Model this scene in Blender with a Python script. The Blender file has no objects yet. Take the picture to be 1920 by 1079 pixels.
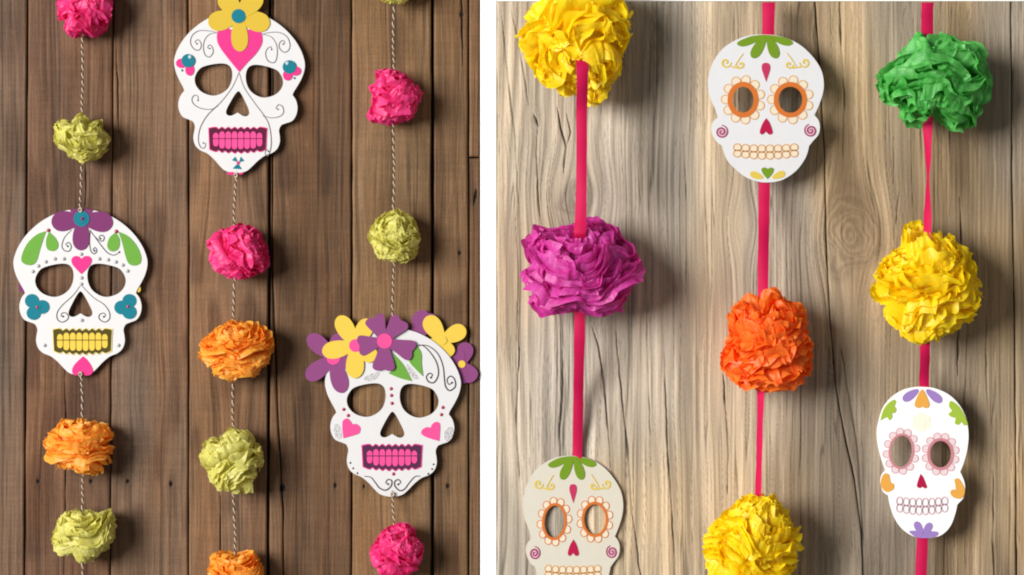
import bpy, bmesh, math, random
import numpy as np
from mathutils import Vector, Matrix
PI = math.pi
scene = bpy.context.scene
COL = scene.collection

# ------------------------------------------------------------ camera, light, exposure
CAM_D = 5.0                                    # metres from the wall; the walls are 1.92 m wide in frame
cd = bpy.data.cameras.new('camera'); cam = bpy.data.objects.new('camera', cd); COL.objects.link(cam)
cam.location = (0, -CAM_D, 0); cam.rotation_euler = (PI/2, 0, 0)
cd.sensor_width = 36; cd.lens = 36*CAM_D/1.92; cd.clip_start = 0.1; cd.clip_end = 100
scene.camera = cam
w = bpy.data.worlds.new('World'); scene.world = w; w.use_nodes = True
bg = w.node_tree.nodes['Background']; bg.inputs[0].default_value = (1.0, 0.97, 0.93, 1); bg.inputs[1].default_value = 0.21
ld = bpy.data.lights.new('softbox', 'AREA'); ld.shape = 'DISK'; ld.size = 6.4; ld.energy = 2640; ld.color = (1.0, 0.965, 0.92)
lo = bpy.data.objects.new('softbox', ld); COL.objects.link(lo)
LDIR = Vector((-0.70, -0.70, 0.17)).normalized()
lo.location = Vector((-0.2, 0, 0)) + LDIR*12.0
lo.rotation_euler = (-LDIR).to_track_quat('-Z', 'Y').to_euler()
scene.view_settings.view_transform = 'Standard'; scene.view_settings.look = 'None'
scene.view_settings.exposure = 0.0; scene.view_settings.gamma = 1.0
scene.render.engine = 'CYCLES'
scene.cycles.use_denoising = True
scene.cycles.filter_width = 2.0
scene.cycles.max_bounces = 14; scene.cycles.diffuse_bounces = 9; scene.cycles.transmission_bounces = 10

# ------------------------------------------------------------ helpers
rng = np.random.RandomState(7)
rnd = random.Random(5)
def lin(r, g, b):
    f = lambda c: (c/255/12.92) if c <= 10 else ((c/255+0.055)/1.055)**2.4
    return (f(r), f(g), f(b))
def link(o, parent=None):
    COL.objects.link(o)
    if parent: o.parent = parent
    return o
def tag(o, label=None, cat=None, group=None, kind=None):
    if label: o['label'] = label
    if cat: o['category'] = cat
    if group: o['group'] = group
    if kind: o['kind'] = kind
    return o
def empty(name, loc, label, cat, group=None):
    o = bpy.data.objects.new(name, None); o.empty_display_size = 0.02; o.location = loc
    link(o); return tag(o, label, cat, group)
def scale_at(d): return (CAM_D-d)/CAM_D
def pt(px, py, d):                                     # a place at depth d metres before the wall
    s = scale_at(d); return Vector(((px-960)/1000*s, -d, (539.5-py)/1000*s))

def np_mesh(name, verts, faces, smooth=True):
    me = bpy.data.meshes.new(name)
    verts = np.asarray(verts, dtype=np.float32); faces = np.asarray(faces, dtype=np.int32)
    n = faces.shape[1]
    me.vertices.add(len(verts)); me.vertices.foreach_set('co', verts.ravel())
    me.loops.add(faces.size); me.loops.foreach_set('vertex_index', faces.ravel())
    me.polygons.add(len(faces))
    me.polygons.foreach_set('loop_start', np.arange(0, faces.size, n, dtype=np.int32))
    me.polygons.foreach_set('loop_total', np.full(len(faces), n, dtype=np.int32))
    me.polygons.foreach_set('use_smooth', np.full(len(faces), smooth, dtype=bool))
    me.update(calc_edges=True); me.validate()
    return me
def grid_faces(nu, nv, off=0, wrap=False):
    i = np.arange(nu if wrap else nu-1)[:, None]; j = np.arange(nv-1)[None, :]
    i2 = (i+1) % nu
    return np.stack([i*nv+j, i2*nv+j, i2*nv+j+1, i*nv+j+1], -1).reshape(-1, 4)+off

# ------------------------------------------------------------ materials
def new_mat(name):
    m = bpy.data.materials.new(name); m.use_nodes = True
    nt = m.node_tree; return m, nt, nt.nodes, nt.links, nt.nodes['Principled BSDF']
def paper(name, rgb, rough=0.7, var=0.06, spec=0.25, k=.76):
    rgb = tuple(v*k for v in rgb)
    m, nt, N, L, P = new_mat(name)
    tc = N.new('ShaderNodeTexCoord')
    no = N.new('ShaderNodeTexNoise'); no.inputs['Scale'].default_value = 45; no.inputs['Detail'].default_value = 5
    L.new(tc.outputs['Object'], no.inputs['Vector'])
    hs = N.new('ShaderNodeHueSaturation'); hs.inputs['Color'].default_value = (*rgb, 1)
    mr = N.new('ShaderNodeMapRange'); mr.inputs[3].default_value = 1-var; mr.inputs[4].default_value = 1+var
    L.new(no.outputs['Fac'], mr.inputs[0]); L.new(mr.outputs[0], hs.inputs['Value']); L.new(hs.outputs[0], P.inputs['Base Color'])
    P.inputs['Roughness'].default_value = rough; P.inputs['Specular IOR Level'].default_value = spec
    n2 = N.new('ShaderNodeTexNoise'); n2.inputs['Scale'].default_value = 900; n2.inputs['Detail'].default_value = 3
    L.new(tc.outputs['Object'], n2.inputs['Vector'])
    bp = N.new('ShaderNodeBump'); bp.inputs['Strength'].default_value = 0.12; bp.inputs['Distance'].default_value = 0.0006
    L.new(n2.outputs['Fac'], bp.inputs['Height']); L.new(bp.outputs[0], P.inputs['Normal'])
    return m
def tissue(name, rgb, tip, trans=0.5):
    m, nt, N, L, P = new_mat(name); N.remove(P)
    out = N['Material Output']
    tc = N.new('ShaderNodeTexCoord')
    no = N.new('ShaderNodeTexNoise'); no.inputs['Scale'].default_value = 55; no.inputs['Detail'].default_value = 6; no.inputs['Roughness'].default_value = .62
    L.new(tc.outputs['Object'], no.inputs['Vector'])
    cr = N.new('ShaderNodeValToRGB'); cr.color_ramp.elements[0].position = .3; cr.color_ramp.elements[1].position = .72
    cr.color_ramp.elements[0].color = (*rgb, 1); cr.color_ramp.elements[1].color = (*tip, 1)  # tip is a highlight tone painted into the tissue in noise patches
    L.new(no.outputs['Fac'], cr.inputs[0])
    n2 = N.new('ShaderNodeTexNoise'); n2.inputs['Scale'].default_value = 75; n2.inputs['Detail'].default_value = 5; n2.inputs['Distortion'].default_value = 1.2
    L.new(tc.outputs['Object'], n2.inputs['Vector'])
    bp = N.new('ShaderNodeBump'); bp.inputs['Strength'].default_value = 0.38; bp.inputs['Distance'].default_value = 0.004
    L.new(n2.outputs['Fac'], bp.inputs['Height'])
    di = N.new('ShaderNodeBsdfDiffuse'); tr = N.new('ShaderNodeBsdfTranslucent'); gl = N.new('ShaderNodeBsdfGlossy')
    gl.inputs['Roughness'].default_value = .45; gl.inputs['Color'].default_value = (1, 1, 1, 1)
    for b in (di, tr): L.new(cr.outputs[0], b.inputs['Color'])
    for b in (di, tr, gl): L.new(bp.outputs[0], b.inputs['Normal'])
    m1 = N.new('ShaderNodeMixShader'); m1.inputs[0].default_value = trans
    L.new(di.outputs[0], m1.inputs[1]); L.new(tr.outputs[0], m1.inputs[2])
    m2 = N.new('ShaderNodeMixShader'); m2.inputs[0].default_value = 0.025
    L.new(m1.outputs[0], m2.inputs[1]); L.new(gl.outputs[0], m2.inputs[2]); L.new(m2.outputs[0], out.inputs['Surface'])
    return m
def wood_mat(name, fine, bump, rough):
    m, nt, N, L, P = new_mat(name)
    at = N.new('ShaderNodeAttribute'); at.attribute_name = 'grain'
    tc = N.new('ShaderNodeTexCoord')
    mp = N.new('ShaderNodeMapping'); mp.inputs['Scale'].default_value = (330, 330, 12)
    L.new(tc.outputs['Object'], mp.inputs[0])
    no = N.new('ShaderNodeTexNoise'); no.inputs['Scale'].default_value = 1; no.inputs['Detail'].default_value = 4
    L.new(mp.outputs[0], no.inputs['Vector'])
    n3 = N.new('ShaderNodeTexNoise'); n3.inputs['Scale'].default_value = 230; n3.inputs['Detail'].default_value = 5; n3.inputs['Roughness'].default_value = .7
    L.new(tc.outputs['Object'], n3.inputs['Vector'])
    ad = N.new('ShaderNodeMath'); ad.operation = 'ADD'
    L.new(no.outputs['Fac'], ad.inputs[0]); L.new(n3.outputs['Fac'], ad.inputs[1])
    mr = N.new('ShaderNodeMapRange'); mr.inputs[1].default_value = .6; mr.inputs[2].default_value = 1.4
    mr.inputs[3].default_value = 1-fine; mr.inputs[4].default_value = 1+fine
    L.new(ad.outputs[0], mr.inputs[0])
    mx = N.new('ShaderNodeVectorMath'); mx.operation = 'SCALE'
    L.new(at.outputs['Color'], mx.inputs[0]); L.new(mr.outputs[0], mx.inputs['Scale'])
    L.new(mx.outputs[0], P.inputs['Base Color'])
    P.inputs['Roughness'].default_value = rough; P.inputs['Specular IOR Level'].default_value = .2
    bp = N.new('ShaderNodeBump'); bp.inputs['Strength'].default_value = bump; bp.inputs['Distance'].default_value = 0.001
    L.new(ad.outputs[0], bp.inputs['Height']); L.new(bp.outputs[0], P.inputs['Normal'])
    return m
def glitter_mat(name):
    m, nt, N, L, P = new_mat(name)
    tc = N.new('ShaderNodeTexCoord')
    vo = N.new('ShaderNodeTexVoronoi'); vo.inputs['Scale'].default_value = 420
    L.new(tc.outputs['Object'], vo.inputs['Vector'])
    cr = N.new('ShaderNodeValToRGB'); cr.color_ramp.elements[0].color = (.45, .45, .47, 1); cr.color_ramp.elements[1].color = (.85, .85, .87, 1)
    L.new(vo.outputs['Color'], cr.inputs[0]); L.new(cr.outputs[0], P.inputs['Base Color'])
    P.inputs['Metallic'].default_value = .35; P.inputs['Roughness'].default_value = .35
    bp = N.new('ShaderNodeBump'); bp.inputs['Strength'].default_value = .7; bp.inputs['Distance'].default_value = .001
    L.new(vo.outputs['Color'], bp.inputs['Height']); L.new(bp.outputs[0], P.inputs['Normal'])
    return m
def shiny(name, rgb, rough=.15):
    m = paper(name, rgb, rough, .03, .6); return m

M = {}
M['card'] = paper('white_card', (.635, .64, .655), var=.035, k=1)
M['card_right'] = paper('printed_white_card', (.655, .665, .69), var=.04, k=1)
M['card_bright'] = paper('bright_white_card', (.90, .90, .90), var=.01, k=1)
M['card_cream'] = paper('cream_card', (.60, .575, .49), var=.04, k=1)
M['ink'] = paper('black_ink', lin(72, 64, 68), var=.1); M['grey_ink'] = paper('grey_ink', lin(122, 112, 116), var=.1)
M['yellow'] = paper('yellow_card', lin(226, 192, 62), var=.03)
M['yellow2'] = paper('light_yellow_card', lin(246, 212, 82), var=.03)
M['purple'] = paper('purple_card', lin(148, 74, 134), var=.03)
M['purple2'] = paper('deep_purple_card', lin(130, 52, 112), var=.03)
M['pink'] = paper('pink_card', lin(238, 55, 145), var=.03)
M['pink2'] = paper('bright_pink_card', lin(250, 85, 160), var=.03)
M['teal'] = paper('teal_card', lin(0, 128, 148), var=.04)
M['green'] = paper('green_card', lin(112, 176, 66), var=.05)
M['maroon'] = paper('maroon_ink', lin(92, 14, 52), var=.08)
M['olive'] = paper('olive_ink', lin(82, 72, 14), var=.08)
M['plum'] = paper('plum_ink', lin(84, 38, 78), var=.08)
M['paleyellow'] = paper('pale_yellow_ink', lin(250, 228, 140), var=.05)
M['glitter'] = glitter_mat('silver_glitter')
M['redgem'] = shiny('red_rhinestone', lin(178, 20, 74))
M['blackgem'] = shiny('black_rhinestone', lin(45, 40, 48))
M['silvergem'] = paper('silver_rhinestone', lin(176, 174, 178), .3, .2, .6)
M['bluegem'] = shiny('pale_rhinestone', lin(190, 215, 225))
M['leafgreen'] = paper('leaf_green_print', lin(122, 160, 30), var=.06)
M['yellowprint'] = paper('yellow_print', lin(236, 208, 92), var=.06)
M['crimson'] = paper('crimson_print', lin(194, 12, 76), var=.1)
M['rose'] = paper('rose_print', lin(205, 55, 100), var=.06)
M['orangeprint'] = paper('orange_print', lin(224, 122, 48), var=.1)
M['peach'] = paper('peach_print', lin(255, 242, 218), var=.03, k=.72)
M['peachline'] = paper('peach_line_print', lin(232, 176, 116), var=.08)
M['mauve'] = paper('mauve_print', lin(170, 60, 110), var=.06)
M['palemauve'] = paper('pale_mauve_print', lin(232, 196, 212), var=.05)
M['pinkline'] = paper('pale_pink_print', lin(238, 178, 192), var=.06)
M['pinkring'] = paper('dusty_pink_print', lin(222, 146, 156), var=.08); M['palepink'] = paper('faint_pink_print', lin(255, 234, 238), var=.03)
M['violet'] = paper('violet_print', lin(172, 140, 216), var=.05)
M['orangesoft'] = paper('soft_orange_print', lin(252, 184, 82), var=.05)
M['limesoft'] = paper('soft_lime_print', lin(176, 210, 70), var=.06)
M['palelemon'] = paper('pale_lemon_print', lin(255, 255, 236), var=.02, k=.84)
M['filler'] = paper('blank_white', (.92, .92, .92), var=.005, k=1)  # plain white of the two made-up filler strips
M['wall'] = paper('white_wall_paint', (.85, .85, .85), var=.01)
M['backing'] = paper('gap_shade', (.02, .015, .012))  # near black, stands in for shade in the plank gaps
M['twine_white'] = paper('white_cotton', lin(212, 198, 176), var=.1)
M['twine_dark'] = paper('brown_cotton', lin(96, 66, 52), var=.1)
def ribbon_mat(name, rgb):
    m = paper(name, rgb, .6, .09, .12); return m
M['ribbon'] = ribbon_mat('satin_ribbon', lin(206, 22, 82))
T = {}
T['pink'] = tissue('pink_tissue', lin(242, 24, 128), lin(254, 96, 172))
T['lime'] = tissue('lime_tissue', lin(222, 216, 108), lin(240, 238, 150))
T['orange'] = tissue('orange_tissue', lin(255, 176, 46), lin(255, 202, 92))
T['yellow'] = tissue('yellow_tissue', lin(255, 224, 2), lin(255, 242, 40))
T['magenta'] = tissue('magenta_tissue', lin(208, 30, 150), lin(240, 104, 206))
T['deep_orange'] = tissue('deep_orange_tissue', lin(255, 104, 18), lin(255, 158, 58))
T['green'] = tissue('green_tissue', lin(52, 176, 62), lin(132, 226, 124))
W_DARK = wood_mat('brown_plank_wood', .30, .55, .62)
W_PALE = wood_mat('weathered_plank_wood', .18, .5, .75)

# ------------------------------------------------------------ numpy noise
TAB = rng.rand(256, 256).astype(np.float32)
def vnoise(x, y, seed=0):
    x = np.asarray(x, dtype=np.float64)+seed*17.31; y = np.asarray(y, dtype=np.float64)+seed*9.77
    x, y = np.broadcast_arrays(x, y)
    xi = np.floor(x).astype(int); yi = np.floor(y).astype(int); fx = x-xi; fy = y-yi
    fx = fx*fx*(3-2*fx); fy = fy*fy*(3-2*fy)
    a = TAB[xi & 255, yi & 255]; b = TAB[(xi+1) & 255, yi & 255]; c = TAB[xi & 255, (yi+1) & 255]; d = TAB[(xi+1) & 255, (yi+1) & 255]
    return (a*(1-fx)+b*fx)*(1-fy)+(c*(1-fx)+d*fx)*fy*1.0
def sstep(a, b, x):
    t = np.clip((x-a)/(b-a), 0, 1); return t*t*(3-2*t)

# ------------------------------------------------------------ walls
wall = np_mesh('wall', [(-3, .03, -2), (3, .03, -2), (3, .03, 2), (-3, .03, 2)], [(0, 1, 2, 3)], False)
o = link(bpy.data.objects.new('wall', wall)); wall.materials.append(M['wall']); tag(o, kind='structure')

def box(name, x0, x1, y0, y1, d0, d1, mat, parent=None, bev=0.0008):   # x, y in millimetre pixels, d depth
    bm = bmesh.new(); bmesh.ops.create_cube(bm, size=1)
    for v in bm.verts:
        v.co = Vector(((x0+(x1-x0)*(v.co.x+.5)-960)/1000, -(d0+(d1-d0)*(v.co.y+.5)), (539.5-(y0+(y1-y0)*(v.co.z+.5)))/1000))
    bmesh.ops.recalc_face_normals(bm, faces=bm.faces)
    bmesh.ops.bevel(bm, geom=bm.edges[:], offset=bev, segments=2, affect='EDGES')
    me = bpy.data.meshes.new(name); bm.to_mesh(me); bm.free(); me.materials.append(mat)
    return link(bpy.data.objects.new(name, me), parent)

tag(box('divider_strip', 900.6, 931.2, -160, 1250, -.028, .0005, M['filler']), 'narrow white filler strip in the blank gap between the dark brown and pale wood walls', 'trim strip')  # made-up strip standing for the blank gap between the two panels
tag(box('top_strip', 931.6, 2300, -160, 2.6, -.028, .0005, M['filler']), 'white filler strip over the blank margin along the top of the pale wood wall', 'trim strip')  # made-up strip standing for the blank margin above the panel

def interp_edge(poly, y):
    p = np.array(poly, dtype=float); return np.interp(y, p[:, 1], p[:, 0])
def plank(parent, left, right, y0, y1, dx, dy, field, mat, d, gap):
    """one board: a height field between two edge polylines, with sides"""
    h = max(abs(right[0][0]-left[0][0]), abs(right[-1][0]-left[-1][0]), 10)
    nu = int(h/dx)+2; nv = int((y1-y0)/dy)+2
    yy = np.linspace(y0, y1, nv)[None, :].repeat(nu, 0)
    xl = interp_edge(left, yy)+gap; xr = interp_edge(right, yy)-gap
    # slightly wavy sawn edges
    xl = xl+1.2*(vnoise(yy/40, left[0][0]/7)-.5); xr = xr+1.2*(vnoise(yy/40, right[0][0]/7+3)-.5)
    u = np.linspace(0, 1, nu)[:, None].repeat(nv, 1)
    xx = xl+(xr-xl)*u
    hgt, col = field(xx, yy)
    e = np.minimum(np.minimum(xx-xl, xr-xx), np.minimum(yy-y0, y1-yy))
    hgt = hgt-1.8*(1-sstep(0, 3.0, e))
    top = np.stack([(xx-960)/1000, -(d+hgt/1000), (539.5-yy)/1000], -1)
    # skirt
    V = top.reshape(-1, 3); C = col.reshape(-1, 3); F = [grid_faces(nu, nv)]
    idx = np.arange(nu*nv).reshape(nu, nv)
    ring = np.concatenate([idx[:, 0], idx[-1, 1:], idx[-2::-1, -1], idx[0, -2:0:-1]])
    B = V[ring].copy(); B[:, 1] = 0.018
    nb = len(V); n = len(ring); k = np.arange(n); k2 = (k+1) % n
    F.append(np.stack([ring[k], ring[k2], nb+k2, nb+k], -1))
    V = np.concatenate([V, B]); C = np.concatenate([C, C[ring]*.8])
    F = np.concatenate(F)
    me = np_mesh('plank', V, F)
    bm = bmesh.new(); bm.from_mesh(me); bmesh.ops.recalc_face_normals(bm, faces=bm.faces); bm.to_mesh(me); bm.free()
    a = me.attributes.new('grain', 'FLOAT_COLOR', 'POINT')
    a.data.foreach_set('color', np.concatenate([C, np.ones((len(C), 1))], 1).astype(np.float32).ravel())
    me.materials.append(mat)
    return link(bpy.data.objects.new('plank', me), parent)

def cracks(x, y, polys):
    dark = np.zeros_like(x)
    for pl in polys:
        p = np.array(pl['p'], dtype=float); w0 = pl.get('w', 2.0)
        xc = np.interp(y, p[:, 1], p[:, 0])+1.5*(vnoise(y/22, p[0, 0])-.5)
        t = (y-p[0, 1])/(p[-1, 1]-p[0, 1])
        wd = w0*np.clip(np.sin(np.clip(t, 0, 1)*PI), 0, 1)**.5*(.6+.8*vnoise(y/30, p[0, 0]+5))
        dd = np.where((t > 0) & (t < 1), 1-sstep(.35, 1.0, np.abs(x-xc)/np.maximum(wd, .01)), 0)
        dark = np.maximum(dark, dd*pl.get('k', 1))
    return dark

# ---- dark brown plank wall (left)
HOLES = [(72, 903, 4), (171, 903, 4), (240, 903, 4), (321, 908, 4.5), (629, 911, 4), (683, 913, 3), (840, 912, 4.5), (862, 475, 4), (866, 28, 5), (530, 916, 7), (892, 370, 4), (118, 560, 2.5), (590, 640, 2.5)]
LKNOT = [(440, 560, 60, 10), (530, 916, 16, 6), (866, 28, 12, 5), (286, 735, 26, 0)]
LCR = [dict(p=[(866, -100), (866, 60), (869, 130)], w=2.2), dict(p=[(160, 300), (161, 345), (160, 395)], w=1.6), dict(p=[(122, 660), (124, 800), (122, 1000), (119, 1150)], w=1.5),  # cracks, and one thin dark line beside the left twine
       dict(p=[(414, 920), (413, 1000), (414, 1150)], w=1.6), dict(p=[(218, 90), (222, 180), (223, 260)], w=1.8), dict(p=[(893, 355), (891, 372), (889, 385)], w=3)]
def dark_field(base, seed, grey=0.0, contrast=1.0):
    base = np.array(base)
    def f(x, y):
        s = x+10*(vnoise(x/70, y/260, seed)-.5)+3*(vnoise(x/25, y/110, seed+1)-.5)
        for kx, ky, R, r in LKNOT:
            d2 = ((x-kx)**2+((y-ky)/2.6)**2)
            s = np.where(d2 < 9*R*R, s-(x-kx)*.8*np.exp(-d2/(R*R)), s)
        g1 = vnoise(s/26, y/700, seed+2)-.5
        g2 = vnoise(s/9, y/420, seed+3)-.5
        g3 = vnoise(s/3.4, y/150, seed+4)-.5
        g4 = vnoise(s/1.6, y/60, seed+5)-.5
        saw = vnoise(x/60, y/2.6, seed+6)-.5
        bl = vnoise(x/60, y/170, seed+7)-.5
        bl2 = vnoise(x/22, y/45, seed+8)-.5
        v = .85*(1+contrast*(.16*g1+.24*g2+.34*g3+.30*g4+.16*saw+.26*bl+.20*bl2))
        line = sstep(.30, .46, np.abs(g2+.6*g3))*.22           # dark growth lines
        v = v*(1-line)
        warm = np.clip(.5+1.1*(vnoise(x/45, y/240, seed+9)-.5), 0, 1)[..., None]
        c = base[None, None, :]*v[..., None]*(warm*np.array([1.05, .92, .77])+(1-warm)*np.array([.93, .93, .90]))
        gpatch = np.clip(.35*grey*sstep(.5, .85, vnoise(x/90, y/260, seed+11)), 0, 1)[..., None]
        lum = c.mean(-1, keepdims=True)
        c = c*(1-gpatch)+lum*np.array([1.04, 1.0, .93])*gpatch*.92
        scr = (1-sstep(0, .035, np.abs(vnoise(x/7+y/260, y/90, seed+13)-.5)))*sstep(.55, .8, vnoise(x/30, y/70, seed+14))
        c = c*(1+.30*scr[..., None])
        stn = sstep(.60, .85, vnoise(x/34, y/110, seed+15))[..., None]; c = c*(1-.38*stn*np.array([.9, 1.0, 1.05]))
        dk = cracks(x, y, LCR)
        for hx, hy, r in HOLES:
            d = np.sqrt((x-hx)**2+((y-hy)/1.25)**2)
            dk = np.maximum(dk, 1-sstep(.55*r, r, d))
            st = np.exp(-((x-hx)/6)**2-((y-hy)/26)**2)*.35
            c = c*(1-st[..., None])
        c = np.clip(c*(1-.93*dk[..., None]), .004, .6)
        h = .7*g2+.6*g3+.35*g4+.25*saw+1.0*g1-line*1.2-3.0*dk
        return h, c
    return f
wd = empty('plank_wall', (0, 0, 0), 'dark brown wall of old upright planks behind the twine garlands', 'wall')
box('gap_shade_sheet', -400, 899.5, -160, 1250, -.028, -.019, M['backing'], wd)  # added sheet, keeps the gaps between the brown planks dark
Y0, Y1 = -150, 1240
E = [[(-390, Y0), (-390, Y1)], [(-240, Y0), (-240, Y1)], [(-96, Y0), (-98, Y1)], [(53, Y0), (49, 480), (45, Y1)], [(214, Y0), (210, 400), (206, Y1)], [(352, Y0), (354, 500), (353, Y1)],
     [(507, Y0), (505, 480), (501, Y1)], [(513, Y0), (510, 500), (520, 760), (531, 960), (531, Y1)], [(659, Y0), (660, 540), (659, Y1)], [(811, Y0), (811, Y1)], [(879, Y0), (880, 540), (879, Y1)], [(900.4, Y0), (900.4, Y1)]]
specs = [((108, 84, 68), .4, 0), ((110, 86, 68), .4, 1), ((114, 92, 76), .9, 0), ((112, 82, 61), .35, 2), ((122, 96, 76), .9, 1), ((128, 99, 74), .3, 0),
         ((116, 89, 66), .3, .5), ((104, 78, 56), .2, 0), ((130, 104, 76), .35, 1), ((124, 98, 72), .25, 0), ((136, 94, 62), .1, 1)]
gaps = [1.6, 1.6, 1.6, 1.9, 1.1, 1.3, 2.9, 1.3, 1.4, 3.0, 2.1, .4]
for i, (c, g, dd) in enumerate(specs):
    gp = (gaps[i]+gaps[i+1])/2
    if i == 10:
        plank(wd, E[i], E[i+1], Y0, 294, 1.3, 3.2, dark_field(lin(126, 96, 70), 40), W_DARK, 0.0, gp*.6)
        plank(wd, E[i], E[i+1], 297, Y1, 1.3, 3.2, dark_field(lin(118, 92, 68), 47), W_DARK, 0.0006, gp*.6)
    else:
        lft = [(a+gaps[i]-gp, b) for a, b in E[i]]; rgt = [(a-gaps[i+1]+gp, b) for a, b in E[i+1]]
        plank(wd, lft, rgt, Y0, Y1, 1.3, 3.2, dark_field(lin(*c), 3+i*3, g), W_DARK, dd/1000, gp)

# ---- pale weathered wall (right)
RK = [(1083, 365, 46, 28, 1.25), (1598, 440, 56, 52, 1.45), (1003, 222, 12, 5, 1.5), (1395, 420, 26, 0, 2.0)]
RCR = [dict(p=[(1357, 700), (1360, 760), (1366, 850), (1364, 930)], w=3.0), dict(p=[(1798, 585), (1796, 640), (1795, 705)], w=2.4), dict(p=[(1799, 370), (1802, 420), (1803, 480)], w=2.2),
       dict(p=[(1575, 640), (1590, 730), (1608, 840), (1616, 960), (1622, 1150)], w=3.0), dict(p=[(1686, 360), (1683, 390), (1680, 420)], w=1.6),
       dict(p=[(1573, -50), (1577, 60), (1584, 200), (1581, 300)], w=2.6, k=.8), dict(p=[(1045, 200), (1052, 240), (1062, 275), (1056, 330)], w=2.8), dict(p=[(1062, 210), (1070, 250), (1058, 285)], w=2.2, k=.8),
       dict(p=[(1000, 215), (1006, 225), (1010, 240)], w=3.0), dict(p=[(1008, 240), (1006, 300), (1012, 400), (1018, 430)], w=2.0, k=.7),
       dict(p=[(1108, 608), (1122, 650), (1134, 720), (1140, 800), (1146, 880)], w=2.6, k=.9), dict(p=[(1155, 620), (1162, 700), (1176, 830), (1186, 960), (1210, 1150)], w=2.6, k=.85),
       dict(p=[(1054, 650), (1056, 720), (1050, 800), (1052, 900)], w=2.4, k=.8), dict(p=[(970, 560), (974, 660), (968, 780), (975, 900)], w=2.0, k=.8), dict(p=[(1246, 640), (1250, 800), (1262, 1000), (1270, 1150)], w=2.0, k=.8),
       dict(p=[(1850, 560), (1849, 700), (1853, 780)], w=2.0, k=.7), dict(p=[(1863, 880), (1862, 1000), (1866, 1150)], w=2.2, k=.8), dict(p=[(1283, 250), (1288, 400), (1286, 560)], w=1.6, k=.5),
       dict(p=[(1210, 520), (1216, 700), (1222, 900)], w=1.8, k=.6), dict(p=[(1500, 620), (1503, 760), (1500, 900)], w=1.6, k=.5), dict(p=[(1675, 350), (1677, 250), (1679, 249)][::-1], w=1.4, k=.6),
       dict(p=[(940, 20), (950, 120), (966, 260), (975, 420)], w=2.4, k=.8), dict(p=[(958, 10), (978, 110), (992, 200)], w=2.2, k=.8)]
def pale_field(seed):
    def f(x, y):
        strt = .45+.55*(1-sstep(1150, 1420, x))
        s = x+strt*(16*(vnoise(x/120, y/330, 61)-.5)+6*(vnoise(x/45, y/150, 62)-.5))
        rings = np.zeros_like(x); kn = np.zeros_like(x)
        for kx, ky, R, r, k in RK:
            d2 = ((x-kx)**2+((y-ky)/k)**2)
            near = d2 < 12*R*R
            s = np.where(near, s-(x-kx)*.86*np.exp(-d2/(R*R*1.3)), s)
            if r:
                d = np.sqrt(d2)*(1+.5*(vnoise(x/40, y/40, 77)-.5))+9*(vnoise(x/16, y/20, 63)-.5)
                t = 1-sstep(.75*r, 1.35*r, d)
                rg = (.5+.5*np.sin(d*(2*PI/10.0)+5*vnoise(d/9, x/30, 64)))*.6+.4*vnoise(x/5, y/9, 78)
                rings = np.where(near, rings*(1-t)+rg*t, rings); kn = np.where(near, np.maximum(kn, t), kn)
        coarse = 1-sstep(1150, 1420, x)                       # bold ridged grain towards the left
        ph = s/24+1.4*(vnoise(s/60, y/500, 65))
        wv = .5+.5*np.sin(2*PI*ph)
        ridge = wv**.6
        g1 = vnoise(s/30, y/800, 66)-.5
        g2 = vnoise(s/10, y/420, 67)-.5
        g3 = vnoise(s/4, y/200, 68)-.5
        g4 = vnoise(s/1.8, y/90, 69)-.5
        bl = vnoise(x/170, y/230, 70)-.5
        bl2 = vnoise(x/40, y/100, 71)-.5
        lines = 1-sstep(0, .06, np.abs(g2+.35*g3+.04))
        lines2 = (1-sstep(0, .07, np.abs(g3+.5*g4-.05)))*sstep(.4, .7, vnoise(x/25, y/120, 81))
        lines = lines*sstep(.35, .65, vnoise(s/14, y/260, 72))
        v = 1+.32*g1+.36*g2+.34*g3+.30*g4+.42*bl+.28*bl2
        v = v*(1-.36*coarse*(1-ridge)*(.4+.9*vnoise(x/50, y/160, 73)))
        v = v*(1-.50*lines)*(1-.30*lines2)
        v = 1+.84*(v-1)
        v = v*(1-kn*.36*(1-rings)-kn*.05)
        right = sstep(1250, 1620, x)  # browner towards the right, with vignette falloff painted into the wood tone
        ca = np.array(lin(206, 182, 148))*(.80, .85, .93); cb = np.array(lin(186, 160, 130))*(.74, .755, .71)
        base = ca[None, None]*(1-right[..., None])+cb[None, None]*right[..., None]
        warm = np.clip(.5+1.2*(vnoise(x/60, y/300, 74)-.5), 0, 1)[..., None]
        c = base*v[..., None]*(warm*np.array([1.02, .98, .92])+(1-warm)*np.array([.96, .99, 1.06]))
        dirt = sstep(.46, .80, vnoise(x/70, y/260, 75)*.7+.3*vnoise(s/20, y/120, 76))[..., None]*(.40+.5*right[..., None])  # random dirt, deepened by the same painted darkening to the right
        c = c*(1-dirt*np.array([.46, .49, .52]))
        lum = c.mean(-1, keepdims=True); gm = (.45*sstep(.25, .75, vnoise(x/110, y/240, 83)))[..., None]; c = c*(1-gm)+lum*np.array([1.03, 1.0, .94])*gm
        pale = sstep(.55, .85, vnoise(x/55, y/340, 84))[..., None]; c = c*(1+.22*pale)
        dk = cracks(x, y, RCR)*(.5+.65*sstep(.25, .6, vnoise(x/40, y/55, 79)))
        c = np.clip(c*(1-.74*dk[..., None]), .006, .8)
        h = 1.5*coarse*ridge+1.4*g1+1.2*g2+1.0*g3+.6*g4-1.5*lines-.8*lines2-3.2*dk+kn*(.9*rings-.3)
        return h, c
    return f
wp = empty('plank_wall', (0, 0, 0), 'pale weathered wood wall with knots and cracks behind the ribbon garlands', 'wall')
box('gap_shade_sheet', 932, 2300, 4, 1250, -.028, -.019, M['backing'], wp)  # added dark sheet behind the pale planks, blackens their seams
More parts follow.
